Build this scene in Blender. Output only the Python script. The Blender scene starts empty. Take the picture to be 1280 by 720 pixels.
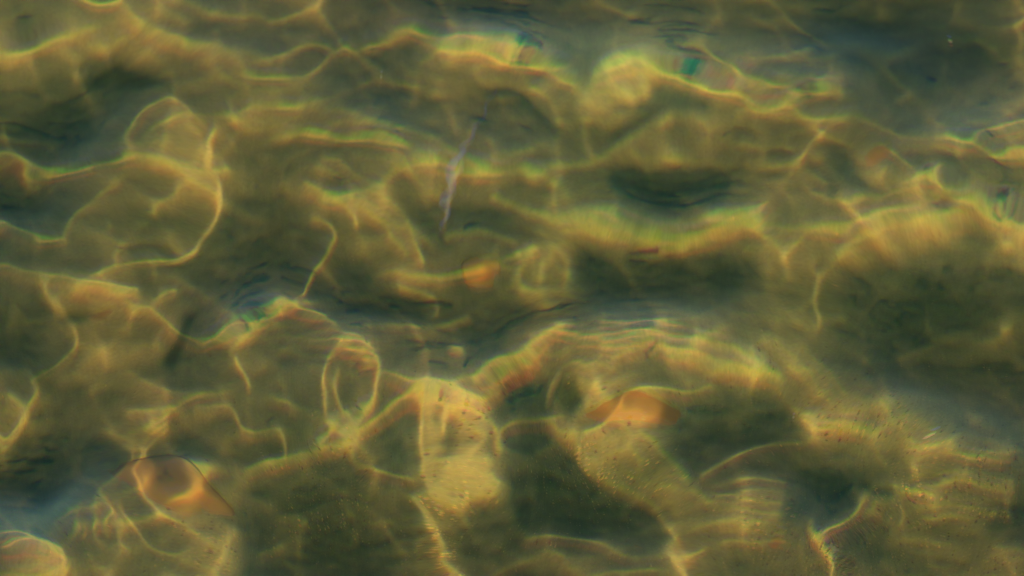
import bpy, bmesh, math, random
import numpy as np
from mathutils import Vector

scene = bpy.context.scene
# ---------------------------------------------------------------- camera, sky, sun, exposure
PITCH = math.radians(36)
LENS, DIST, DEPTH, WATER_IOR = 300.0, 6.67, 0.20, 1.333
cam = bpy.data.cameras.new('camera')
cam_ob = bpy.data.objects.new('camera', cam)
scene.collection.objects.link(cam_ob)
scene.camera = cam_ob
cam.lens = LENS
cam.clip_end = 500
cam_ob.location = (0, -DIST * math.cos(PITCH), DIST * math.sin(PITCH))
cam_ob.rotation_euler = (math.pi / 2 - PITCH, 0, 0)
cam.dof.use_dof = True
cam.dof.focus_distance = 6.62
cam.dof.aperture_fstop = 10.0

world = bpy.data.worlds.new('World')
scene.world = world
world.use_nodes = True
wn = world.node_tree
sky = wn.nodes.new('ShaderNodeTexSky')
sky.sky_type = 'NISHITA'
sky.sun_disc = False
sky.sun_elevation = PITCH
sky.sun_rotation = math.pi          # the sun stands behind the camera
wn.links.new(sky.outputs[0], wn.nodes['Background'].inputs[0])
wn.nodes['Background'].inputs[1].default_value = 0.053

sun = bpy.data.lights.new('sun', 'SUN')
sun_ob = bpy.data.objects.new('sun', sun)
scene.collection.objects.link(sun_ob)
sun.energy = 5.0
sun.angle = math.radians(0.25)
sun.color = (1.0, 0.53, 0.345)
sun_ob.rotation_euler = (math.pi / 2 - PITCH, 0, 0)
sun.cycles.is_caustics_light = True

scene.view_settings.view_transform = 'Standard'
scene.view_settings.look = 'None'
scene.view_settings.exposure = 0.66
scene.view_settings.gamma = 1.0
scene.cycles.use_denoising = True
scene.cycles.max_bounces = 8
scene.cycles.caustics_reflective = False
scene.cycles.sample_clamp_indirect = 4.0

# ---------------------------------------------------------------- the wave field of the water
# The waves are worked out from where they gather the sunlight: a net of bright
# caustics and dim cells on the bed, given below, asks for a certain focusing at each
# place of the surface, and a Monge-Ampere equation gives the height that does it.
# brightness of the light net, traced in picture units; value = display brightness 0..255
GRID='''
100 95 105 85 88 92 86 72 74 92 95 95 92 76 68 75 92
80 84 78 84 88 90 80 95 100 95 110 105 100 76 62 62 85
62 62 75 85 82 82 80 88 88 92 95 94 96 92 78 85 120
62 65 82 100 78 80 92 88 92 85 76 76 86 85 92 90 82
58 74 82 82 64 74 88 78 74 92 80 88 96 88 78 64 82
60 74 78 65 65 65 65 75 75 74 66 70 80 75 60 60 58
62 60 74 62 75 80 75 72 80 78 85 92 85 68 58 58 60
68 62 74 65 74 75 70 95 68 80 82 62 65 92 90 66 62
56 58 75 75 68 62 62 85 62 60 80 65 62 65 82 80 62
60 74 82 85 60 58 60 80 64 56 60 82 74 68 74 70 68
76 82 80 85 58 58 60 80 64 68 72 85 70 78 70 70 74
'''
# regions: value, feather, points
R=[
(74,5,'95,-5 152,-5 146,14 132,18 110,12'),(76,9,'8,25 40,12 78,14 82,40 50,62 8,66'),
(66,7,'100,66 165,58 196,72 204,108 172,110 150,84'),(64,7,'190,452 200,425 234,398 240,422 226,448'),

(60,14,'-20,112 60,104 110,88 150,92 165,120 150,170 120,205 60,225 -20,220'),
(108,6,'186,200 200,178 225,168 246,172 252,195 248,218 215,222'),
(60,4,'405,52 420,47 430,52 420,60 408,60'),(60,5,'314,78 326,70 334,80 324,86'),
(70,5,'350,162 385,156 425,162 432,172 400,174 355,172'),(68,6,'335,190 380,186 430,192 450,208 410,200 345,212'),
(76,10,'515,-5 700,-5 715,30 640,36 560,40 530,28'),(74,10,'420,80 500,65 510,100 500,140 430,140'),
(145,6,'722,130 726,105 750,82 790,70 828,84 815,105 790,118 760,124 740,130'),
(68,6,'755,178 790,138 810,116 840,106 872,110 884,124 840,136 800,158 772,180'),
(98,6,'770,192 810,162 860,142 900,152 920,180 880,200 800,203'),
(62,4,'760,214 782,208 840,208 905,211 898,248 850,260 790,255 766,240'),
(118,8,'900,92 1030,96 1010,112 960,118 900,118'),(74,8,'910,140 940,132 968,145 960,160 920,158'),
(70,14,'1020,75 1040,45 1080,20 1180,10 1240,35 1275,35 1268,90 1240,120 1200,132 1150,130 1060,125 1045,100'),
(108,5,'1070,190 1076,180 1090,177 1106,186 1110,197 1095,212 1084,202'),
(66,7,'1030,172 1046,166 1062,180 1070,205 1085,222 1066,226 1046,214'),
(72,7,'1085,158 1130,168 1190,174 1250,182 1240,192 1170,190 1120,182'),
(55,9,'-20,240 70,240 85,262 72,296 40,310 -20,305'),
(82,7,'78,325 88,285 112,258 140,243 230,238 266,252 260,290 240,322 190,330 120,338'),
(64,5,'170,350 240,340 270,334 350,345 330,370 260,374 190,368'),

(54,6,'-20,372 40,376 68,400 80,440 62,468 -20,478'),(76,7,'14,392 32,394 30,420 16,420'),

(76,8,'92,402 150,412 190,440 175,480 100,480'),
(108,4,'254,440 290,416 345,388 354,398 335,414 285,446'),
(60,8,'290,262 350,256 404,290 408,318 385,340 300,335 284,300'),
(95,8,'430,290 460,300 505,312 522,340 500,350 440,322'),
(56,6,'390,372 440,352 500,362 530,386 520,402 450,405 420,418 395,400'),
(60,8,'560,400 640,380 665,400 640,430 600,452 560,425'),(66,8,'520,262 620,255 640,285 580,300 530,320'),
(98,6,'578,332 600,318 622,312 612,328 592,342'),(90,7,'574,292 592,290 598,312 580,314'),
(98,7,'645,322 670,306 700,302 715,330 710,368 680,380 650,370'),
(58,7,'718,302 760,298 820,312 900,310 945,328 930,360 880,380 800,380 740,374 725,340'),
(86,9,'970,325 1010,335 1014,372 985,385 966,360'),
(57,10,'1085,318 1150,294 1210,285 1290,322 1290,470 1105,470 1062,430 1064,350'),
(51,8,'-20,585 40,546 90,546 124,562 130,600 110,640 60,665 30,640 -20,622'),
(60,4,'175,577 195,552 230,541 270,560 292,584 250,588 205,592'),
(86,7,'196,594 310,598 290,640 270,662 220,660'),(112,4,'166,592 194,594 196,624 182,626'),
(135,5,'234,592 254,588 262,606 254,622 238,616'),(122,6,'216,628 240,618 250,634 232,648'),
(76,4,'160,642 185,650 200,680 235,684 190,688 172,668'),
(62,5,'88,650 102,646 98,690 86,690'),(62,5,'106,648 114,650 116,690 108,690'),
(102,9,'240,668 290,660 300,690 280,735 235,735'),
(70,7,'205,500 290,502 340,540 335,575 290,570 240,535'),
(58,9,'320,605 420,590 520,600 530,660 500,735 330,735'),(60,7,'385,585 470,545 515,510 518,575 440,592'),
(112,5,'522,494 600,502 604,540 612,580 605,610 552,636 532,600'),
(78,5,'550,535 556,522 566,526 568,575 558,582 550,565'),(84,4,'540,505 549,505 550,520 542,522'),
(60,7,'560,648 602,628 655,682 640,735 590,720'),
(52,5,'630,540 680,530 710,562 760,602 810,626 830,652 824,680 760,670 690,664 650,650 630,600'),
(112,5,'768,502 800,488 842,490 828,530 760,524'),(138,5,'778,512 795,502 806,512 790,520'),
(100,6,'735,505 750,470 775,462 790,472 768,486 752,508'),
(90,6,'700,520 740,540 800,540 830,560 858,600 892,650 860,662 800,602 750,577 715,547'),
(58,8,'840,505 900,490 990,505 985,540 900,560 850,570'),(90,8,'690,505 705,465 745,436 775,432 740,460 715,500'),
(86,8,'880,600 960,590 985,620 970,672 900,672'),
(106,8,'1012,513 1060,496 1110,490 1160,510 1196,540 1180,554 1120,536 1060,526'),

(55,8,'990,575 1060,572 1085,590 1065,628 1020,650 985,620'),(60,8,'1045,655 1085,635 1110,650 1100,690 1060,692'),
(54,7,'1250,590 1300,600 1300,670 1240,660'),(86,9,'1200,710 1250,670 1280,680 1270,720'),
(55,8,'650,470 690,470 690,515 640,520 615,510'),
]
# strokes: peak, half width, points (x,y or x,y,peak)
S=[
(108,8,'-10,18 40,4 75,3'),(150,4.5,'75,5,105 100,18,125 125,26,150 145,26,158 155,17,140 165,5,115 172,-6,105'),
(106,8,'-10,97 30,90 60,76 90,62 120,57,100 160,48,92 190,62,100 215,70 245,75 270,85 300,87 325,85'),
(98,7,'145,28 160,45 190,60'),
(116,3.5,'155,190,90 165,170 180,151 200,142 225,150 240,165 251,172'),(110,3,'180,192,92 195,176 215,166 235,164'),
(132,5,'263,222 264,190 268,168,105'),(142,5,'150,222,95 170,214,110 200,220,120 235,229,140 260,231,150 288,227,130'),
(80,3,'-5,193 40,195 65,200'),(84,4,'60,232 110,228 140,218'),
(132,4.5,'300,92,105 330,90 345,83 365,77 380,66 395,62 410,65,110'),(136,4,'290,107,110 320,113 345,109 370,106 385,104 398,95 412,78,120 425,68,110 440,57,90'),
(114,5,'270,158,100 330,150 370,146 410,147 440,152,108 485,161,95'),(140,4,'345,184,100 380,178,115 430,180,135 465,179,150 500,182,138 520,190,100'),
(106,3.5,'400,203 425,205 440,218 455,227 485,237'),(100,3,'390,212 420,222 440,236'),
(165,7.5,'455,66,105 480,53,120 500,41,150 515,40,142 535,50,140 555,58,165 585,62 610,64 640,67,165 680,75,150 720,92,130'),
(90,8,'505,40 503,20 498,-5'),(92,5,'512,132 520,102 530,86'),
(100,3,'615,118,80 608,135,88 600,155 590,170 580,190 570,215,112 562,240,116 559,265,106 555,292,85'),
(70,5,'617,115 635,111 655,119 670,140 690,162'),
(190,5,'738,100,140 750,82,165 770,73,185 790,68,190 820,79,195 850,84,200 880,92,198 900,99,170 930,103,140 965,108,125 1000,101 1032,95,100'),
(106,4,'735,132 737,165 740,198'),(106,4.5,'665,216 700,206 735,202 760,190 790,170 810,156 840,143'),(130,6,'658,214 668,214'),
(138,4,'885,80,115 910,86 940,96 978,111,115'),(116,7,'955,82 1000,86 1035,95'),(100,4,'900,165 930,172 960,178 985,185'),

(165,5,'1060,134,95 1090,140,104 1130,149,100 1180,153,96 1220,165,115 1245,173,150 1268,174,170 1290,170,170'),(112,10,'1215,142,90 1250,130 1270,110 1290,88'),
(120,8,'1262,155 1290,140'),
(110,3.5,'1095,165,85 1115,178 1135,190 1150,200'),(150,8,'1155,203 1168,205'),(120,4,'1146,205 1150,225 1160,242'),
(106,4,'1005,222 1040,235 1070,240 1110,232 1130,215 1146,200'),(68,4,'960,180 1000,190 1020,205 1040,225'),
(92,3.5,'73,320 88,286 115,260 142,242'),(142,4,'276,240,130 275,252 272,275,120 262,300,125 250,318,135 240,329,165 215,338,145 175,345,130 145,350,110 118,352,92'),
(68,2.5,'160,329 190,325 220,331'),
(150,3,'-5,347,92 30,360,105 60,367,110 95,371,108 120,374,150 150,376,158 176,378,140'),
(110,3,'50,368 62,382 78,404,90'),(98,4,'95,376 135,386 160,396 188,402,105'),(134,4,'190,390,100 205,383,130 226,378,140'),(92,5,'115,396 138,400'),
(98,3,'62,385 80,408 88,440 78,466 58,482 42,496'),(74,2,'14,421 40,421 60,426'),
(140,3.5,'250,441 270,425 290,415 320,400 345,386 358,386'),(152,3.5,'278,452,115 310,430 335,415 357,400'),(122,4,'290,460 300,476 311,492'),
(112,4,'395,280,100 415,292 420,306 405,326 390,346 385,366,125 376,386 360,390'),(122,3.5,'445,255,100 465,272 480,290 490,306 512,312,95'),
(106,3.5,'500,360 530,365 545,376 546,392'),(108,4,'440,415,90 520,413 548,412,118 590,400,95'),(118,3,'360,390 385,400 402,406 430,424 455,440 468,456'),
(134,4,'402,520,110 402,490 408,465 418,443,125 436,427,145 458,442,150 473,466,150 472,495,130 456,522 436,545 418,550,105 405,535'),
(132,7,'430,436 446,446 460,464'),(118,4,'424,470 418,495 424,520 438,530'),(80,6,'440,478 440,505'),
(126,6,'570,436 580,438'),(142,5.5,'600,478,130 625,456 650,441 670,421 690,409 712,399,110'),(110,4,'610,490 640,470 680,430'),
(132,5.5,'685,272,105 720,264,128 750,268,160 775,278,120 800,291 840,299 875,297 895,286 915,271,120 940,260,152 957,254,130'),(112,4,'790,268 830,279 870,275 900,264'),
(122,4.5,'664,308 652,328 645,350 655,366'),(134,4,'684,318,110 677,332 674,348'),(112,3.5,'700,308 706,335 702,355'),
(96,4,'725,396 780,393 850,395 905,405'),(142,3.5,'735,411,105 780,408,110 820,415 870,418,118 900,424,130 925,436,150 945,450,150 972,467,130'),
(144,4,'770,430,100 830,432,108 880,444,130 900,456,145 940,466,150 968,470,120'),(100,3.5,'700,432 760,420 810,424 850,434'),
(112,5,'968,400,95 985,430 1005,452 1022,476 1042,492'),(90,8,'955,318 960,350 975,382'),(104,4,'955,412 985,448 1015,480'),
(160,5,'940,268,120 960,284,120 990,285,130 1020,280,140 1050,281,160 1075,270,155 1100,263,160 1130,254,160 1168,242,130'),
(150,4.5,'1048,316,160 1060,312,170 1078,308 1100,300 1130,290 1150,279,135 1180,273,125 1214,270,105'),(116,2.5,'1068,296 1110,288 1140,275 1180,265'),
(178,5,'1188,256,150 1205,251,185 1220,246,160'),(122,6,'1225,248 1240,270 1256,290 1285,306'),
(112,5,'1252,403 1262,402'),(100,4,'992,394 1000,396'),(70,4,'1130,444 1180,426 1225,410'),
(126,4,'-5,568 15,553 30,540 40,520,115 52,504,95'),(104,6,'12,516 28,524'),
(112,3.5,'98,544,80 128,553,92 152,564 140,576 132,600 126,628,95'),(106,2.8,'160,532 195,525 225,518 260,503 292,500,85'),
(124,5,'150,560,100 166,580 160,600 175,626 200,650 230,662 262,660,100'),(102,3,'145,562 175,546 196,534'),(104,3,'165,572 185,556 202,545'),
(118,4,'150,636,95 165,665 185,690 215,698 238,690'),(92,3.5,'100,645 98,662 92,692'),(108,3.5,'118,644 120,670 124,697'),(92,3,'62,692 75,671 95,646 115,638 142,632 166,625'),
(195,4.5,'30,699,130 48,702,190 62,704,205 78,709,150'),(102,3,'-5,690 32,694'),(130,2,'10,708 55,711 78,719'),(98,3,'130,700 145,690 160,700'),
(126,5,'286,678 280,700 266,722'),
(142,3.8,'308,600,105 330,590 352,582,165 375,575,140 405,566,138 430,557 450,545 465,535 480,522 502,504 527,493,150'),
(112,3,'344,544 352,560 356,576'),(142,3,'412,544 395,559'),
(192,4.5,'522,488,150 540,488,180 560,490,200 582,495,200 606,502,165'),(126,4,'522,500 520,520 523,548 530,580 538,610 546,637'),
(148,3,'550,536 554,515 580,507 598,520,130'),(136,4,'540,602,110 580,592 614,590'),(120,4,'558,622,100 590,612 622,600'),(102,3,'553,576 580,573 606,570'),
(86,3,'580,584 612,580'),(152,8,'518,632,110 533,660,150 545,688,155 560,710,150 585,732,140'),(92,3,'330,695 350,688 366,672'),(84,3,'350,690 370,670 379,654'),
(116,3,'624,566,90 625,542 640,530 670,525 690,521,125 705,518,100'),(102,4.5,'690,528 715,550 745,580 775,605 800,616 820,631 846,662'),
(156,4,'733,537,130 755,525,150 770,505,150 776,490,130 795,483,140 830,487,135 860,491,130 886,480,110'),(106,4.5,'800,535 820,550 836,576 856,602 882,622'),
(106,3,'870,586 900,570 930,556 960,549 1002,546,88'),(92,4,'652,673 690,667 740,676 790,689 840,686 882,678'),(96,4,'738,714 770,707 832,704'),
(142,3.5,'843,691 865,687 882,682'),(192,5,'850,694,150 858,710,190 866,726,200'),
(102,3.5,'898,646 940,645 972,656'),(98,3,'890,620 940,612 975,622'),
(126,3.5,'1008,513 1040,518 1080,523 1102,531,105'),(112,4,'1028,484 1045,496 1072,502'),(150,2.5,'1154,546 1166,545'),
(118,3.5,'1140,561,95 1180,553 1202,555 1255,563'),(118,3.5,'1178,587 1210,590 1240,598 1268,604,100'),(102,4,'1196,624 1244,633'),
(128,3.5,'1113,594 1135,603 1166,613'),(128,3.5,'1018,661 1040,649 1065,636 1080,616,110 1090,594,95'),(134,6,'1016,642,110 1022,660 1030,676 1046,696,125 1046,730'),
]
# extra net
S+=[
(118,5,'0,88 60,70 120,58'),(112,5,'160,50 240,72 300,86 330,92'),(120,4,'440,160 500,165 540,175 600,215'),(118,4,'520,195 560,220 640,215 700,205'),
(112,4,'640,70 660,95 690,120 700,150'),(120,5,'960,100 990,120 1020,130 1060,135'),(114,4,'930,200 990,190 1010,165 1060,140'),(118,4,'1010,280 1000,300 970,320'),
(112,4,'1040,320 1020,350 1030,400'),(112,4,'700,205 690,240 690,270'),(112,4,'620,250 660,262 690,270'),(110,4,'560,300 600,290 640,300'),(110,4,'500,345 560,350 600,335'),
(112,4,'380,235 430,262 450,285'),(106,4,'0,300 40,315 75,322'),(108,3,'180,400 220,430 250,445'),(106,3,'250,520 290,515 310,545 345,545'),(112,3,'475,470 500,480 522,490'),
(110,3,'430,560 445,580 520,600'),(118,4,'600,505 625,490 640,470 660,455'),(110,3,'606,520 620,540 625,560'),(116,4,'0,215 60,232 110,228'),(108,4,'820,60 880,70 960,60 1010,45'),
(112,5,'1275,-5 1268,40 1282,80'),(110,4,'340,40 400,20 410,-5'),(104,4,'200,10 260,30 330,35'),
]
# families of fine strands running between two lines: peak, half width, count, first, last
F=[
(136,2.6,7,'535,575 575,570 608,566','550,640 590,628 620,612'),(116,2.9,7,'890,600 930,592 975,596','905,672 940,668 978,668'),
(120,2.6,8,'1130,540 1190,545 1265,556','1150,640 1210,636 1270,642'),(134,2.9,6,'715,405 800,398 900,410 960,440','760,440 820,440 890,465 940,472'),
(118,2.9,5,'480,182 510,200 530,240','540,180 560,200 545,250'),(120,2.9,4,'440,250 470,280 500,320','470,250 505,280 530,330'),
(132,3.4,5,'880,75 950,82 1030,92','900,120 960,125 1010,118'),(139,3.2,3,'1215,250 1240,280 1285,300','1240,248 1265,268 1290,285'),
(111,3.2,5,'95,650 93,670 92,692','165,640 158,665 150,690'),(70,2.6,8,'330,610 420,600 520,640','360,690 440,660 500,690'),
(104,2.6,4,'1085,600 1082,620 1080,642','1130,605 1128,622 1125,642'),(107,2.6,4,'688,505 705,455 750,428','722,505 732,470 762,450'),
(127,2.9,4,'690,265 760,262 850,275 940,255','700,290 780,296 860,306 950,275'),(123,2.9,4,'640,320 650,345 665,370','700,305 706,330 700,365'),
(113,2.9,4,'960,410 990,440 1030,485','985,395 1010,430 1060,480'),(118,2.6,4,'150,560 175,545 215,525','165,600 180,570 215,545'),
(127,2.9,4,'1060,300 1110,290 1180,262','1070,325 1120,305 1200,280'),(109,3.1,4,'280,160 340,150 440,150','330,190 380,182 480,182'),
]
# bed colour patches: small dark weed smudges first, then painted light (+) and shade (-): x, y, rx, ry, amount
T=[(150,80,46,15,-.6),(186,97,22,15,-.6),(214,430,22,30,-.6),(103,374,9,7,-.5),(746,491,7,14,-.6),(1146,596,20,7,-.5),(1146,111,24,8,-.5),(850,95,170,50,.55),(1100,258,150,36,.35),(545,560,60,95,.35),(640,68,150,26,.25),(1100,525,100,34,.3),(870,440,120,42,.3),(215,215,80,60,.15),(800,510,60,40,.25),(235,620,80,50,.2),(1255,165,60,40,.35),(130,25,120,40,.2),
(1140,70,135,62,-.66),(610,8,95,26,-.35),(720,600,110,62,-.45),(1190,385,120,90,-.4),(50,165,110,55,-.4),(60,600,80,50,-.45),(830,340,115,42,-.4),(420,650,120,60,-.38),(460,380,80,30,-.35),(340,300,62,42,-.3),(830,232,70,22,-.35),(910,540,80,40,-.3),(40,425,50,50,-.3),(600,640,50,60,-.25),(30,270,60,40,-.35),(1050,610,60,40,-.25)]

MX, MY, SC = 192, 144, 0.5
PUNCH = 1.27
SHIMMER = 0.36
AMBIENT = 0.016
CW, CH = int((1280 + 2 * MX) * SC), int((720 + 2 * MY) * SC)


def spline(p, n=10):
    p = np.array(p, float)
    q = np.vstack([2 * p[0] - p[1], p, 2 * p[-1] - p[-2]])
    out = []
    t = np.linspace(0, 1, n, endpoint=False)[:, None]
    for i in range(1, len(q) - 2):
        a, b, c, d = q[i - 1], q[i], q[i + 1], q[i + 2]
        out.append(.5 * (2 * b + (c - a) * t + (2 * a - 5 * b + 4 * c - d) * t * t + (3 * b - a - 3 * c + d) * t ** 3))
    return np.vstack(out + [p[-1:]])


def parse(s):
    return [tuple(map(float, q.split(','))) for q in s.split()]


def mirror(u, L):
    u = np.where(u < 0, -u, u)
    return np.where(u > L, 2 * L - u, u)


def value_noise(x, y, scale, seed):
    rng = np.random.default_rng(seed)
    t = rng.uniform(-1, 1, (256, 256))
    x, y = x / scale, y / scale
    i, j = np.floor(x).astype(int), np.floor(y).astype(int)
    u, v = x - i, y - j
    u, v = u * u * (3 - 2 * u), v * v * (3 - 2 * v)
    g = lambda a, b: t[(j + b) % 256, (i + a) % 256]
    return (g(0, 0) * (1 - u) + g(1, 0) * u) * (1 - v) + (g(0, 1) * (1 - u) + g(1, 1) * u) * v


def bil(a, px, py):
    px = np.clip(px, 0, a.shape[1] - 1.001)
    py = np.clip(py, 0, a.shape[0] - 1.001)
    i, j = px.astype(int), py.astype(int)
    u, v = px - i, py - j
    return (a[j, i] * (1 - u) + a[j, i + 1] * u) * (1 - v) + (a[j + 1, i] * (1 - u) + a[j + 1, i + 1] * u) * v


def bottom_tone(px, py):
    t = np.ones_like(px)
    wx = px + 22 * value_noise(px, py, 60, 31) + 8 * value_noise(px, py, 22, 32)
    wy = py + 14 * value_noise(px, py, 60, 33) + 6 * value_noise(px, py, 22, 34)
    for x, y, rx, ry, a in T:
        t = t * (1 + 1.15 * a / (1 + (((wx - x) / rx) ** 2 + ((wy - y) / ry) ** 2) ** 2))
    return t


def light_net():
    g = np.array([[float(v) for v in l.split()] for l in GRID.split('\n') if l.strip()])
    X = np.arange(CW) / SC - MX
    Y = np.arange(CH) / SC - MY

    def cub(a, pos, axis):
        a = np.moveaxis(a, axis, 0)
        n = len(a)
        pos = np.clip(pos, 0, n - 1.001)
        i = pos.astype(int)
        t = (pos - i).reshape(-1, *([1] * (a.ndim - 1)))
        t = t * t * (3 - 2 * t)
        return np.moveaxis(a[i] * (1 - t) + a[np.minimum(i + 1, n - 1)] * t, 0, axis)
    Xr, Yr = mirror(X, 1280), mirror(Y, 720)
    c = cub(cub(g, Yr / 72, 0), Xr / 80, 1)

    def window(p, r):
        ix = np.where((X >= p[:, 0].min() - r) & (X <= p[:, 0].max() + r))[0]
        iy = np.where((Y >= p[:, 1].min() - r) & (Y <= p[:, 1].max() + r))[0]
        return np.ix_(iy, ix), *np.meshgrid(X[ix], Y[iy])
    for v, f, s in R:
        p = spline(parse(s) + parse(s)[:1], 6)
        sl, gx, gy = window(p, 4 * f)
        ins = np.zeros(gx.shape, bool)
        d2 = np.full(gx.shape, 1e9)
        for (ax, ay), (bx, by) in zip(p[:-1], p[1:]):
            with np.errstate(all='ignore'):
                ins ^= ((ay > gy) != (by > gy)) & (gx < (bx - ax) * (gy - ay) / (by - ay) + ax)
            L = max((bx - ax) ** 2 + (by - ay) ** 2, 1e-9)
            t = np.clip(((gx - ax) * (bx - ax) + (gy - ay) * (by - ay)) / L, 0, 1)
            d2 = np.minimum(d2, (gx - ax - t * (bx - ax)) ** 2 + (gy - ay - t * (by - ay)) ** 2)
        w = 1 / (1 + np.exp(np.clip(np.sqrt(d2) * np.where(ins, -1, 1) / f * 1.5, -30, 30)))
        c[sl] = c[sl] * (1 - w) + v * w
    rng = np.random.default_rng(41)
    lines = [(v, hw, [(q[0], q[1], q[2] if len(q) > 2 else v) for q in parse(s)]) for v, hw, s in S]
    for v, hw, n, s0, s1 in F:
        a, b = np.array(parse(s0)), np.array(parse(s1))
        for t in (np.arange(n) + rng.uniform(-.3, .3, n)) / max(n - 1, 1):
            q = a * (1 - t) + b * t + rng.normal(0, 1.6, a.shape)
            e = rng.uniform(.62, 1.0, len(a)) ** .6
            lines.append((v, hw * rng.uniform(.7, 1.3), [(x, y, v * w) for (x, y), w in zip(q, e)]))
    for k, (v, hw, pts) in enumerate(lines):
        p = spline(pts, 8)
        if v > 90:
            p[:, 2] *= 1 + .16 * np.clip(1 - p[:, 1].mean() / 400, 0, 1)
        hw = hw * (1.3 - .38 * np.clip(p[:, 1].mean() / 720, 0, 1))
        sl, gx, gy = window(p, 8 * hw)
        d2 = np.full(gx.shape, 1e9)
        val = np.zeros(gx.shape)
        side = np.zeros(gx.shape)
        for (ax, ay, av), (bx, by, bv) in zip(p[:-1], p[1:]):
            L = max((bx - ax) ** 2 + (by - ay) ** 2, 1e-9)
            t = np.clip(((gx - ax) * (bx - ax) + (gy - ay) * (by - ay)) / L, 0, 1)
            d = (gx - ax - t * (bx - ax)) ** 2 + (gy - ay - t * (by - ay)) ** 2
            m = d < d2
            d2 = np.where(m, d, d2)
            val = np.where(m, av + t * (bv - av), val)
            side = np.where(m, (bx - ax) * (gy - ay) - (by - ay) * (gx - ax), side)
        lean = (k * 37 % 5 - 1.2) / 3                  # light fans out more to one side of a line
        fan = np.where(side > 0, .32 + .2 * lean, .32 - .2 * lean)
        w = np.where(v < 90, np.exp(-d2 / (hw * hw)),
                     (1 - fan) * np.exp(-d2 / (hw * hw)) + fan * np.exp(-np.sqrt(d2) / (2.3 * hw)))
        cc = c[sl]
        c[sl] = cc + (val - cc) * w * (1 if v < 90 else (val > cc))
    xx, yy = np.meshgrid(Xr, Yr)
    ox = 7 * value_noise(xx, yy * 1.4, 75, 21) + 3 * value_noise(xx, yy * 1.4, 27, 22)
    oy = 5 * value_noise(xx, yy * 1.4, 75, 23) + 2.2 * value_noise(xx, yy * 1.4, 27, 24)
    return bil(c, (xx + ox + MX) * SC, (yy + oy + MY) * SC)


def shimmer(seed, lam, depth):
    """light of a random ripple gathered on a floor: mean 1, in picture units"""
    rng = np.random.default_rng(seed)
    sub = 3
    x, y = np.meshgrid((np.arange(CW * sub) + .5) / sub / SC, (np.arange(CH * sub) + .5) / sub / SC)
    px, py = x.copy(), y.copy()
    for _ in range(22):
        an, l = rng.uniform(0, 2 * math.pi), lam * rng.uniform(.55, 1.9)
        kx, ky, ph = 2 * math.pi / l * math.cos(an), 2 * math.pi / l * math.sin(an) * 1.6, rng.uniform(0, 6.3)
        s = depth * l * np.cos(kx * x + ky * y + ph)
        px += s * math.cos(an)
        py += s * math.sin(an) / 1.6
    g, _, _ = np.histogram2d(py.ravel() * SC, px.ravel() * SC, bins=(CH, CW), range=((0, CH), (0, CW)))
    g /= sub * sub
    for _ in range(2):
        q = np.pad(g, 1, 'edge')
        g = (q[1:-1, 1:-1] * 2 + q[:-2, 1:-1] + q[2:, 1:-1] + q[1:-1, :-2] + q[1:-1, 2:]) / 6
    g[:8], g[-8:], g[:, :8], g[:, -8:] = 1, 1, 1, 1
    return g


CAM = np.array(cam_ob.location[:])
FW = np.array([0, math.cos(PITCH), -math.sin(PITCH)])
UP = np.array([0, math.sin(PITCH), math.cos(PITCH)])
RT = np.array([1., 0, 0])
SUN = FW.copy()
PXK = 36 / LENS / 1280


def ground(px, py, z=0.0):
    px, py = np.asarray(px, float), np.asarray(py, float)
    d = FW + RT * ((px - 640) * PXK)[..., None] + UP * ((360 - py) * PXK)[..., None]
    return CAM + d * ((z - CAM[2]) / d[..., 2])[..., None]


def to_picture(x, y, z):
    v = np.stack([x, y, z], -1) - CAM
    dz = v @ FW
    return 640 + (v @ RT) / dz / PXK, 360 - (v @ UP) / dz / PXK


def land(x, y, h, d, hx, hy, n=WATER_IOR):
    N = np.stack([-hx, -hy, np.ones_like(hx)], -1)
    N /= np.linalg.norm(N, axis=-1, keepdims=True)
    c = -(d * N).sum(-1, keepdims=True)
    t = d / n + (c / n - np.sqrt(1 - (1 - c * c) / n ** 2)) * N
    s = (h + DEPTH) / -t[..., 2]
    return x + t[..., 0] * s, y + t[..., 1] * s


z0, eps = np.zeros(1), 1e-3
b0 = land(z0, z0, z0, SUN[None], z0, z0)
KX = float((land(z0, z0, z0, SUN[None], z0 + eps, z0)[0] - b0[0])[0] / eps)
KY = float((land(z0, z0, z0, SUN[None], z0, z0 + eps)[1] - b0[1])[0] / eps)
DX, DY = 1.2e-3, 1.8e-3
gx = np.arange(-.52, .52, DX)
gy = np.arange(ground(640, 720 + MY - 10)[1], ground(640, 10 - MY)[1], DY)
GX, GY = np.meshgrid(gx, gy)
NY, NX = GX.shape


net = light_net() / 255
net = np.where(net < .04045, net / 12.92, ((net + .055) / 1.055) ** 2.4)
net = np.maximum(net - AMBIENT, .006) ** PUNCH
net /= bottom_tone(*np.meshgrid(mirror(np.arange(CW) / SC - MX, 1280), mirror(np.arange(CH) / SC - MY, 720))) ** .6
net *= (1 - SHIMMER + SHIMMER * np.clip(shimmer(3, 120, .030), .2, 3.2)) * (1 - .6 * SHIMMER + .6 * SHIMMER * np.clip(shimmer(8, 52, .030), .3, 2.6))


def even(a):
    a = np.concatenate([a, a[:, ::-1]], 1)
    return np.concatenate([a, a[::-1]], 0)


def gblur(a, sg):
    kx = 2 * np.pi * np.fft.rfftfreq(2 * NX, DX)
    ky = 2 * np.pi * np.fft.fftfreq(2 * NY, DY)
    q = even(a)
    return np.fft.irfft2(np.fft.rfft2(q) * np.exp(-.5 * sg * sg * (kx[None] ** 2 + (ky[:, None] / math.sin(PITCH)) ** 2)), s=q.shape)[:NY, :NX]


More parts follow.
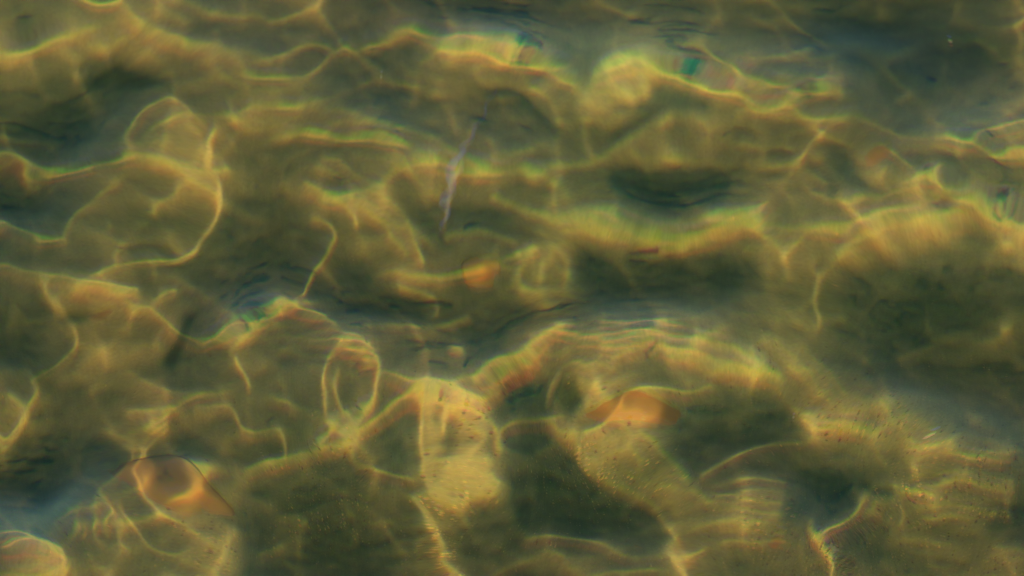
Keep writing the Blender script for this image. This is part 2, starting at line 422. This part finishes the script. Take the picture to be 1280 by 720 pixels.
DU, DV = DX / math.sqrt(KX), DY / math.sqrt(KY)
LAP = ((2 * np.cos(np.pi * np.arange(2 * NY) / NY) - 2) / DV ** 2)[:, None] + \
      ((2 * np.cos(np.pi * np.arange(NX + 1) / NX) - 2) / DU ** 2)[None]
LAP[0, 0] = 1


def poisson(r):
    q = even(r)
    F = np.fft.rfft2(q) / LAP
    F[0, 0] = 0
    return np.fft.irfft2(F, s=q.shape)[:NY, :NX]


def monge_ampere(f, phi, steps):
    f = f / f.mean()
    for _ in range(steps):
        q = np.pad(phi, 1, 'symmetric')
        xx = (q[1:-1, 2:] - 2 * q[1:-1, 1:-1] + q[1:-1, :-2]) / DU ** 2
        yy = (q[2:, 1:-1] - 2 * q[1:-1, 1:-1] + q[:-2, 1:-1]) / DV ** 2
        xy = (q[2:, 2:] - q[2:, :-2] - q[:-2, 2:] + q[:-2, :-2]) / (4 * DU * DV)
        r = np.sqrt(np.maximum((1 + xx) ** 2 + (1 + yy) ** 2 + 2 * xy ** 2 + 2 * f, 0)) - 2
        phi = poisson(r - r.mean())
    return phi


def maps(h):
    hy, hx = np.gradient(h, DY, DX)
    sunward = land(GX, GY, h, np.broadcast_to(SUN, h.shape + (3,)), hx, hy)
    v = np.stack([GX, GY, h], -1) - CAM
    v /= np.linalg.norm(v, axis=-1, keepdims=True)
    return sunward, land(GX, GY, h, v, hx, hy)


def jac(M):
    (a, b), (c, d) = np.gradient(M[0], DY, DX), np.gradient(M[1], DY, DX)
    return b, a, d, c          # dXdx, dXdy, dYdx, dYdy


def invert(M, q, steps=9):
    J = jac(M)
    x, y = GX.copy(), GY.copy()
    for _ in range(steps):
        a, b = (x - gx[0]) / DX, (y - gy[0]) / DY
        rx, ry = q[0] - bil(M[0], a, b), q[1] - bil(M[1], a, b)
        j = [bil(k, a, b) for k in J]
        det = j[0] * j[3] - j[1] * j[2]
        det = np.where(np.abs(det) < .05, .05, det)
        sx, sy = (j[3] * rx - j[1] * ry) / det, (-j[2] * rx + j[0] * ry) / det
        m = np.maximum(1, np.hypot(sx, sy) / .015)
        x = np.clip(x + sx / m, gx[0], gx[-1])
        y = np.clip(y + sy / m, gy[0], gy[-1])
    return x, y


FRAME = np.ix_((gy > ground(640, 720)[1]) & (gy < ground(640, 0)[1]), np.abs(gx) < .4)


def wave_field(rounds=4):
    PX, PY = to_picture(GX, GY, 0 * GX)
    phi, corr = np.zeros((NY, NX)), 1.0
    for n in range(rounds):
        f = 1 / bil(net, (PX + MX) * SC, (PY + MY) * SC)
        f = f / gblur(f, SPREAD)
        phi = monge_ampere(f * corr, phi, 24 if n == 0 else 14)
        h = phi - phi[FRAME].mean()
        L, V = maps(h)
        if n == rounds - 1:
            break
        j = jac(L)
        det = j[0] * j[3] - j[1] * j[2]
        ratio = (f / f.mean()) / np.maximum(det / det.mean(), .03)
        corr = corr * np.clip(ratio, .5, 2) ** .8
        x, y = invert(V, L)
        a, b = to_picture(x, y, bil(h, (x - gx[0]) / DX, (y - gy[0]) / DY))
        PX, PY = (a, b) if n == 0 else (.5 * PX + .5 * a, .5 * PY + .5 * b)
    return h, V


SPREAD = 0.07
height, seen = wave_field(5)


def seen_many(px, py):
    """the points of the bed that show at places of the picture"""
    z = 0.0
    for _ in range(6):
        p = ground(px, py, z)
        a, b = (p[..., 0] - gx[0]) / DX, (p[..., 1] - gy[0]) / DY
        z = bil(height, a, b)
    return bil(seen[0], a, b), bil(seen[1], a, b)


def seen_at(px, py):
    x, y = seen_many(np.array([px]), np.array([py]))
    return float(x[0]), float(y[0])


# ---------------------------------------------------------------- helpers
def grid_mesh(name, xs, ys, z, smooth=True):
    xx, yy = np.meshgrid(xs, ys)
    ny, nx = xx.shape
    v = np.stack([xx, yy, z], -1).reshape(-1, 3)
    i = np.arange(nx * ny).reshape(ny, nx)
    f = np.stack([i[:-1, :-1], i[:-1, 1:], i[1:, 1:], i[1:, :-1]], -1).reshape(-1, 4)
    me = bpy.data.meshes.new(name)
    me.vertices.add(len(v))
    me.vertices.foreach_set('co', v.ravel())
    me.loops.add(f.size)
    me.loops.foreach_set('vertex_index', f.ravel().astype(np.int32))
    me.polygons.add(len(f))
    me.polygons.foreach_set('loop_start', np.arange(0, f.size, 4, dtype=np.int32))
    me.update()
    me.polygons.foreach_set('use_smooth', np.ones(len(f), bool))
    me.validate()
    o = bpy.data.objects.new(name, me)
    scene.collection.objects.link(o)
    return o


def widen(a, far, first, grow=1.25):
    """carry an axis on beyond both ends in steps that grow"""
    lo, hi, s = [], [], first
    x0, x1 = a[0], a[-1]
    while x1 < far:
        x0, x1 = x0 - s, x1 + s
        lo.append(x0)
        hi.append(x1)
        s *= grow
    return np.concatenate([lo[::-1], a, hi])


def material(name):
    m = bpy.data.materials.new(name)
    m.use_nodes = True
    return m, m.node_tree


def node(nt, kind, **kw):
    n = nt.nodes.new(kind)
    for k, v in kw.items():
        if k in n.inputs:
            n.inputs[k].default_value = v
        else:
            setattr(n, k, v)
    return n


# ---------------------------------------------------------------- water
def water_height(xx, yy):
    a, b = (xx - gx[0]) / DX, (yy - gy[0]) / DY
    h = bil(height, a, b)
    out = np.hypot(np.maximum(np.maximum(gx[0] - xx, xx - gx[-1]), 0), np.maximum(np.maximum(gy[0] - yy, yy - gy[-1]), 0))
    w = np.exp(-(out / .12) ** 2)
    rng = np.random.default_rng(5)
    s = np.zeros_like(h)
    for _ in range(24):
        an, lam = rng.uniform(0, 2 * math.pi), rng.uniform(.12, .5)
        s += .012 * lam * np.sin(2 * math.pi / lam * (xx * math.cos(an) + yy * math.sin(an)) + rng.uniform(0, 6))
    r = np.zeros_like(h)
    for _ in range(40):          # fine ripples running over the swell
        an, lam = rng.normal(1.3, .7), rng.uniform(.02, .065)
        r += RIPPLE * lam * lam * np.sin(2 * math.pi / lam * (xx * math.cos(an) + yy * math.sin(an)) + rng.uniform(0, 6))
    g = np.zeros_like(h)
    for _ in range(26):          # wind-blown capillary ripples, in patches
        an, lam = rng.normal(1.57, .32), rng.uniform(.010, .022)
        g += FINE * lam * lam * np.sin(2 * math.pi / lam * (xx * math.cos(an) + yy * math.sin(an)) + rng.uniform(0, 6))
    r += g * np.clip(value_noise(xx + 3, yy + 5, .16, 4) * 2.2 - .1, 0, 1) * np.clip(.45 - 1.7 * yy, .12, 1)
    r *= .3 + .7 * np.clip(value_noise(xx + 9, yy + 9, .13, 3) * 1.2 + .2, 0, 1)
    return h * w + s * (1 - w) * np.exp(-out / 3) + r * np.exp(-out / .5)


RIPPLE, FINE = 0.006, 0.016
wx, wy = widen(gx, 40, .003), widen(gy, 40, .003)
WXX, WYY = np.meshgrid(wx, wy)
water = grid_mesh('water', wx, wy, water_height(WXX, WYY))
water['kind'] = 'structure'
water['label'] = 'clear rippled shallow water with sunlight refracting through it'
water.cycles.is_caustics_caster = True
m, nt = material('water')
nt.nodes.remove(nt.nodes['Principled BSDF'])
prev = None
# water bends blue light a little more than red: one refraction per band
for col, ior in (((.52, .43, .29), 1.333), ((.20, 0, 0), 1.305), ((0, .60, 0), 1.342), ((0, 0, .64), 1.368)):
    g = node(nt, 'ShaderNodeBsdfGlass', Color=(*col, 1), Roughness=0.0, IOR=ior)
    if prev is None:
        prev = g
    else:
        a = nt.nodes.new('ShaderNodeAddShader')
        nt.links.new(prev.outputs[0], a.inputs[0])
        nt.links.new(g.outputs[0], a.inputs[1])
        prev = a
nt.links.new(prev.outputs[0], nt.nodes['Material Output'].inputs['Surface'])
water.data.materials.append(m)

# ---------------------------------------------------------------- sand bed
def bed_height(xx, yy):
    z = .006 * value_noise(xx, yy, .21, 11) + .0035 * value_noise(xx, yy, .07, 12)
    z += .0016 * value_noise(xx, yy, .022, 13) + .0008 * value_noise(xx, yy, .009, 14)
    warp = yy + .05 * value_noise(xx, yy, .2, 15)
    z += .0012 * np.sin(warp * 2 * math.pi / .045) * np.clip(value_noise(xx, yy, .3, 16) + .3, 0, 1)
    return z - DEPTH


bx, by = widen(np.arange(-.62, .62, .004), 40, .006), widen(np.arange(-.6, 1.1, .005), 40, .006)
BXX, BYY = np.meshgrid(bx, by)
bed = grid_mesh('sand_bed', bx, by, bed_height(BXX, BYY))
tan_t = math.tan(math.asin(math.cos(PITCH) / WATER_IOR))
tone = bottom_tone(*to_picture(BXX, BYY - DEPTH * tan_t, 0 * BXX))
at = bed.data.attributes.new('weed_light', 'FLOAT', 'POINT')  # weed smudges plus the net's light and dark painted into the sand
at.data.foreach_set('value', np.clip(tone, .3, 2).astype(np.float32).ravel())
bed['kind'] = 'structure'
bed['label'] = 'olive sandy bottom seen through the shallow water'
bed.cycles.is_caustics_receiver = True
m, nt = material('sand')
p = nt.nodes['Principled BSDF']
p.inputs['Roughness'].default_value = .95
p.inputs['Specular IOR Level'].default_value = 0.0
geo = nt.nodes.new('ShaderNodeNewGeometry')


def noise(scale, detail=3, rough=.55):
    n = node(nt, 'ShaderNodeTexNoise', Scale=scale, Detail=detail, Roughness=rough)
    nt.links.new(geo.outputs['Position'], n.inputs['Vector'])
    return n


def ramp(src, stops):
    r = nt.nodes.new('ShaderNodeValToRGB')
    e = r.color_ramp.elements
    for k, (pos, c) in enumerate(stops):
        q = e[k] if k < 2 else e.new(pos)
        q.position = pos
        q.color = (*c, 1)
    nt.links.new(src, r.inputs[0])
    return r


def mix(kind, fac, a, b):
    x = node(nt, 'ShaderNodeMix', data_type='RGBA', blend_type=kind)
    x.inputs[0].default_value = fac if not hasattr(fac, 'links') else 1
    if hasattr(fac, 'links'):
        nt.links.new(fac, x.inputs[0])
    nt.links.new(a, x.inputs[6])
    nt.links.new(b, x.inputs[7])
    return x.outputs[2]


base = ramp(noise(7, 4).outputs['Fac'], [(.3, (.24, .285, .138)), (.5, (.305, .315, .15)), (.7, (.37, .345, .16))])
grain = ramp(noise(520, 2).outputs['Fac'], [(.3, (.86, .86, .86)), (.5, (1, 1, 1)), (.72, (1.17, 1.15, 1.13))])
speck = ramp(noise(230, 2).outputs['Fac'], [(.24, (.7, .71, .7)), (.32, (1, 1, 1))])
mott = ramp(noise(38, 4).outputs['Fac'], [(.3, (.7, .78, .75)), (.65, (1.15, 1.08, 1))])
c = mix('MULTIPLY', 1, base.outputs[0], grain.outputs[0])
c = mix('MULTIPLY', 1, c, speck.outputs[0])
c = mix('MULTIPLY', 1, c, mott.outputs[0])
tone_attr = node(nt, 'ShaderNodeAttribute', attribute_name='weed_light')
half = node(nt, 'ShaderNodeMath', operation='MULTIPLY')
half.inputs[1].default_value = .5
nt.links.new(tone_attr.outputs['Fac'], half.inputs[0])
tone_tint = ramp(half.outputs[0], [(.0, (.22, .32, .30)), (.25, (.44, .60, .61)), (.5, (1, 1, 1)), (1.0, (1.9, 1.85, 1.8))])  # painted shade cool and dark, painted light pale
c = mix('MULTIPLY', 1, c, tone_tint.outputs[0])
nt.links.new(c, p.inputs['Base Color'])
bump = node(nt, 'ShaderNodeBump', Strength=.15, Distance=.002)
nt.links.new(noise(300, 3).outputs['Fac'], bump.inputs['Height'])
nt.links.new(bump.outputs[0], p.inputs['Normal'])
bed.data.materials.append(m)

# ---------------------------------------------------------------- glow-coloured stones, pebbles, shell bits and grit on the bed
def stone_mesh(name, rx, ry, rz, seed, sub=3):
    bm = bmesh.new()
    bmesh.ops.create_icosphere(bm, subdivisions=sub, radius=1)
    rng = random.Random(seed)
    k = [(Vector((rng.gauss(0, 1), rng.gauss(0, 1), rng.gauss(0, 1))).normalized(), rng.uniform(.05, .16), rng.uniform(.2, .7)) for _ in range(14)]
    for v in bm.verts:
        d = v.co.normalized()
        r = 1.0
        for n, a, c in k:                       # worn facets and swellings
            t = d.dot(n)
            if t > c:
                r -= a * (t - c) / (1 - c)
        r *= 1 + .16 * math.sin(3.1 * d.x + 1.7 * d.y + seed) * math.cos(2.3 * d.y + 2 * seed) + .09 * math.sin(6 * d.x + 5 * d.z + 3 * seed) * math.cos(5 * d.y + seed)
        v.co = (d.x * r * rx, d.y * r * ry, d.z * r * rz)
    for f in bm.faces:
        f.smooth = True
    me = bpy.data.meshes.new(name)
    bm.to_mesh(me)
    bm.free()
    return me


def stone_material(name, dark, light, silt=None):
    m, nt = material(name)
    p = nt.nodes['Principled BSDF']
    p.inputs['Roughness'].default_value = .85
    p.inputs['Specular IOR Level'].default_value = .1
    co = nt.nodes.new('ShaderNodeTexCoord')
    n = node(nt, 'ShaderNodeTexNoise', Scale=60, Detail=5, Roughness=.65)
    nt.links.new(co.outputs['Object'], n.inputs['Vector'])
    r = nt.nodes.new('ShaderNodeValToRGB')
    r.color_ramp.elements[0].position, r.color_ramp.elements[1].position = .32, .68
    r.color_ramp.elements[0].color, r.color_ramp.elements[1].color = (*dark, 1), (*light, 1)
    nt.links.new(n.outputs['Fac'], r.inputs[0])
    if silt:                                   # sand lies on the foot of the stone
        z = nt.nodes.new('ShaderNodeSeparateXYZ')
        nt.links.new(co.outputs['Generated'], z.inputs[0])
        n2 = node(nt, 'ShaderNodeTexNoise', Scale=90, Detail=4)
        nt.links.new(co.outputs['Object'], n2.inputs['Vector'])
        ad = node(nt, 'ShaderNodeMath', operation='MULTIPLY_ADD')
        nt.links.new(n2.outputs['Fac'], ad.inputs[0])
        ad.inputs[1].default_value = .35
        nt.links.new(z.outputs[2], ad.inputs[2])
        mr = node(nt, 'ShaderNodeMapRange')
        mr.inputs[1].default_value, mr.inputs[2].default_value = silt
        nt.links.new(ad.outputs[0], mr.inputs[0])
        x = node(nt, 'ShaderNodeMix', data_type='RGBA')
        nt.links.new(mr.outputs[0], x.inputs[0])
        x.inputs[6].default_value = (.32, .31, .12, 1)
        nt.links.new(r.outputs[0], x.inputs[7])
        nt.links.new(x.outputs[2], p.inputs['Base Color'])
    else:
        nt.links.new(r.outputs[0], p.inputs['Base Color'])
    b = node(nt, 'ShaderNodeBump', Strength=.6, Distance=.002)
    nt.links.new(n.outputs['Fac'], b.inputs['Height'])
    nt.links.new(b.outputs[0], p.inputs['Normal'])
    return m


MATS = {
    'moss': stone_material('mossy_stone', (.07, .12, .07), (.13, .17, .09)),
    'orange': stone_material('orange_glow', (.40, .26, .08), (.48, .29, .088), (.62, 1.12)),  # carries the colour of the orange light patches
    'red': stone_material('red_stone', (.36, .21, .09), (.42, .22, .09), (.85, 1.3)),
    'pale': stone_material('shell', (.7, .72, .66), (.85, .85, .8)),
}


def bed_z(x, y):
    return float(bed_height(np.array([x]), np.array([y]))[0])


def lay(name, label, cat, px, py, size, mat, seed, turn=0, sink=.76, group=None, sub=3):
    x, y = seen_at(px, py)
    if mat == 'moss':
        size = tuple(k * 1.45 for k in size)
    me = stone_mesh(name, *size, seed, sub)
    me.materials.append(MATS[mat])
    o = bpy.data.objects.new(name, me)
    scene.collection.objects.link(o)
    o.location = (x, y, bed_z(x, y) + size[2] * (1 - 2 * sink))
    o.rotation_euler.z = turn
    o['label'], o['category'] = label, cat
    if group:
        o['group'] = group
    o.cycles.is_caustics_receiver = True
    return o


lay('glow_stone', 'rounded rock coloured like the orange sunlit patch at lower left', 'glow_stone', 236, 612, (.032, .044, .010), 'orange', 9, .3, .70)  # these four are added where the light on the bed looks orange
lay('glow_stone', 'orange light in the bright patch right of centre, laid as a rock', 'glow_stone', 800, 512, (.036, .034, .006), 'orange', 10, .2)
lay('glow_stone', 'small orange glow in the middle of the picture, laid as a rock', 'glow_stone', 603, 326, (.018, .020, .004), 'orange', 11, -.6)
lay('glow_stone', 'orange glow within a curl of light at upper right, laid as a rock', 'glow_stone', 1090, 192, (.016, .020, .004), 'orange', 13)
lay('pebble', 'reddish pebble on the left among pale crossing light lines', 'pebble', 124, 398, (.012, .009, .004), 'red', 14)
lay('pebble', 'small red pebble near the bottom edge right of centre', 'pebble', 797, 683, (.007, .005, .003), 'red', 15)
lay('pebble', 'red pebble in the banded sand at lower right', 'pebble', 968, 674, (.010, .007, .003), 'red', 16)
lay('shell_fragment', 'white shell fragment at lower right below the long light streaks', 'shell', 992, 521, (.0016, .0016, .001), 'pale', 17, .5, .1)
lay('shell_fragment', 'tiny pale shell speck at upper middle on dark sand', 'shell', 476, 97, (.0018, .002, .001), 'pale', 18, 0, .1)
lay('shell_fragment', 'white shell speck on the sandy light patch at lower right', 'shell', 1160, 546, (.003, .0018, .001), 'pale', 19, .1, .1)
lay('shell_fragment', 'pale shell speck in the shaded top right corner', 'shell', 1187, 50, (.0022, .0022, .001), 'pale', 20, 0, .1)

# a slender pale strip on the bed, added for a streak of reflected sky
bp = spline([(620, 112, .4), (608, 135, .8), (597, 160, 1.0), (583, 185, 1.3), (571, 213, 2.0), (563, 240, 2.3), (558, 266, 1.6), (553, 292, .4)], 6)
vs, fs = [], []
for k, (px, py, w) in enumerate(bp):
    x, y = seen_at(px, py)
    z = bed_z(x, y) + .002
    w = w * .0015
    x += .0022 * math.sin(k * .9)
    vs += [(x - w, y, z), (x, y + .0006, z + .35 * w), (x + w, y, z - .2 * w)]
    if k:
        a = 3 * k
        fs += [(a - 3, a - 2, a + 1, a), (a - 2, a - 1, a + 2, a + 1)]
me = bpy.data.meshes.new('sky_streak')
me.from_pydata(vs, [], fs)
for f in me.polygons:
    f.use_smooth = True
MATS['streak'] = stone_material('sky_streak', (.22, .25, .24), (.38, .40, .42))
me.materials.append(MATS['streak'])
o = bpy.data.objects.new('sky_streak', me)
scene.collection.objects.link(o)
o['label'], o['category'] = 'slender pale grey streak of reflected sky at upper centre, modelled as a strip', 'grass blade'
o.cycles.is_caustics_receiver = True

# loose grit: uncountable grains in drifts
rng = np.random.default_rng(77)
drifts = [(1045, 690, 45, 40, 900), (1110, 520, 90, 30, 450), (1255, 640, 40, 70, 450), (620, 510, 40, 35, 160), (275, 690, 40, 35, 220), (560, 690, 40, 40, 260),
          (720, 600, 40, 40, 400), (410, 620, 40, 40, 400), (1170, 600, 60, 40, 300), (850, 630, 50, 60, 100), (1120, 700, 120, 25, 420), (640, 580, 500, 130, 900)]
ico = bmesh.new()
bmesh.ops.create_icosphere(ico, subdivisions=1, radius=1)
for shade, col in (('dark', ((.10, .10, .05), (.18, .16, .07))), ('light', ((.40, .34, .14), (.56, .46, .22)))):
    vs, fs = [], []
    iv = np.array([v.co[:] for v in ico.verts])
    jf = np.array([[v.index for v in f.verts] for f in ico.faces])
    for (cx, cy, sx, sy, n) in drifts:
        n = int(n * (.65 if shade == 'light' else .3))
        X, Y = seen_many(cx + rng.normal(0, sx, n), cy + rng.normal(0, sy, n))
        Z = bed_height(X, Y)
        for k in range(n):
            x, y, z = X[k], Y[k], Z[k]
            r = .0003 + .0007 * rng.uniform() ** 1.6
            q = iv * (r * rng.uniform(.7, 1.3, (12, 1))) * np.array([1, 1, .7])
            fs.append(jf + 12 * len(vs))
            vs.append(q + np.array([x, y, z + r * .3]))
    me = bpy.data.meshes.new('grit')
    me.from_pydata(np.concatenate(vs).tolist(), [], np.concatenate(fs).tolist())
    o = bpy.data.objects.new('sand_grains', me)
    scene.collection.objects.link(o)
    o['kind'] = 'stuff'
    o['label'] = f'{shade} coarse grains strewn over the sandy bottom'
    me.materials.append(stone_material(shade + '_grains', *col))
    o.cycles.is_caustics_receiver = True
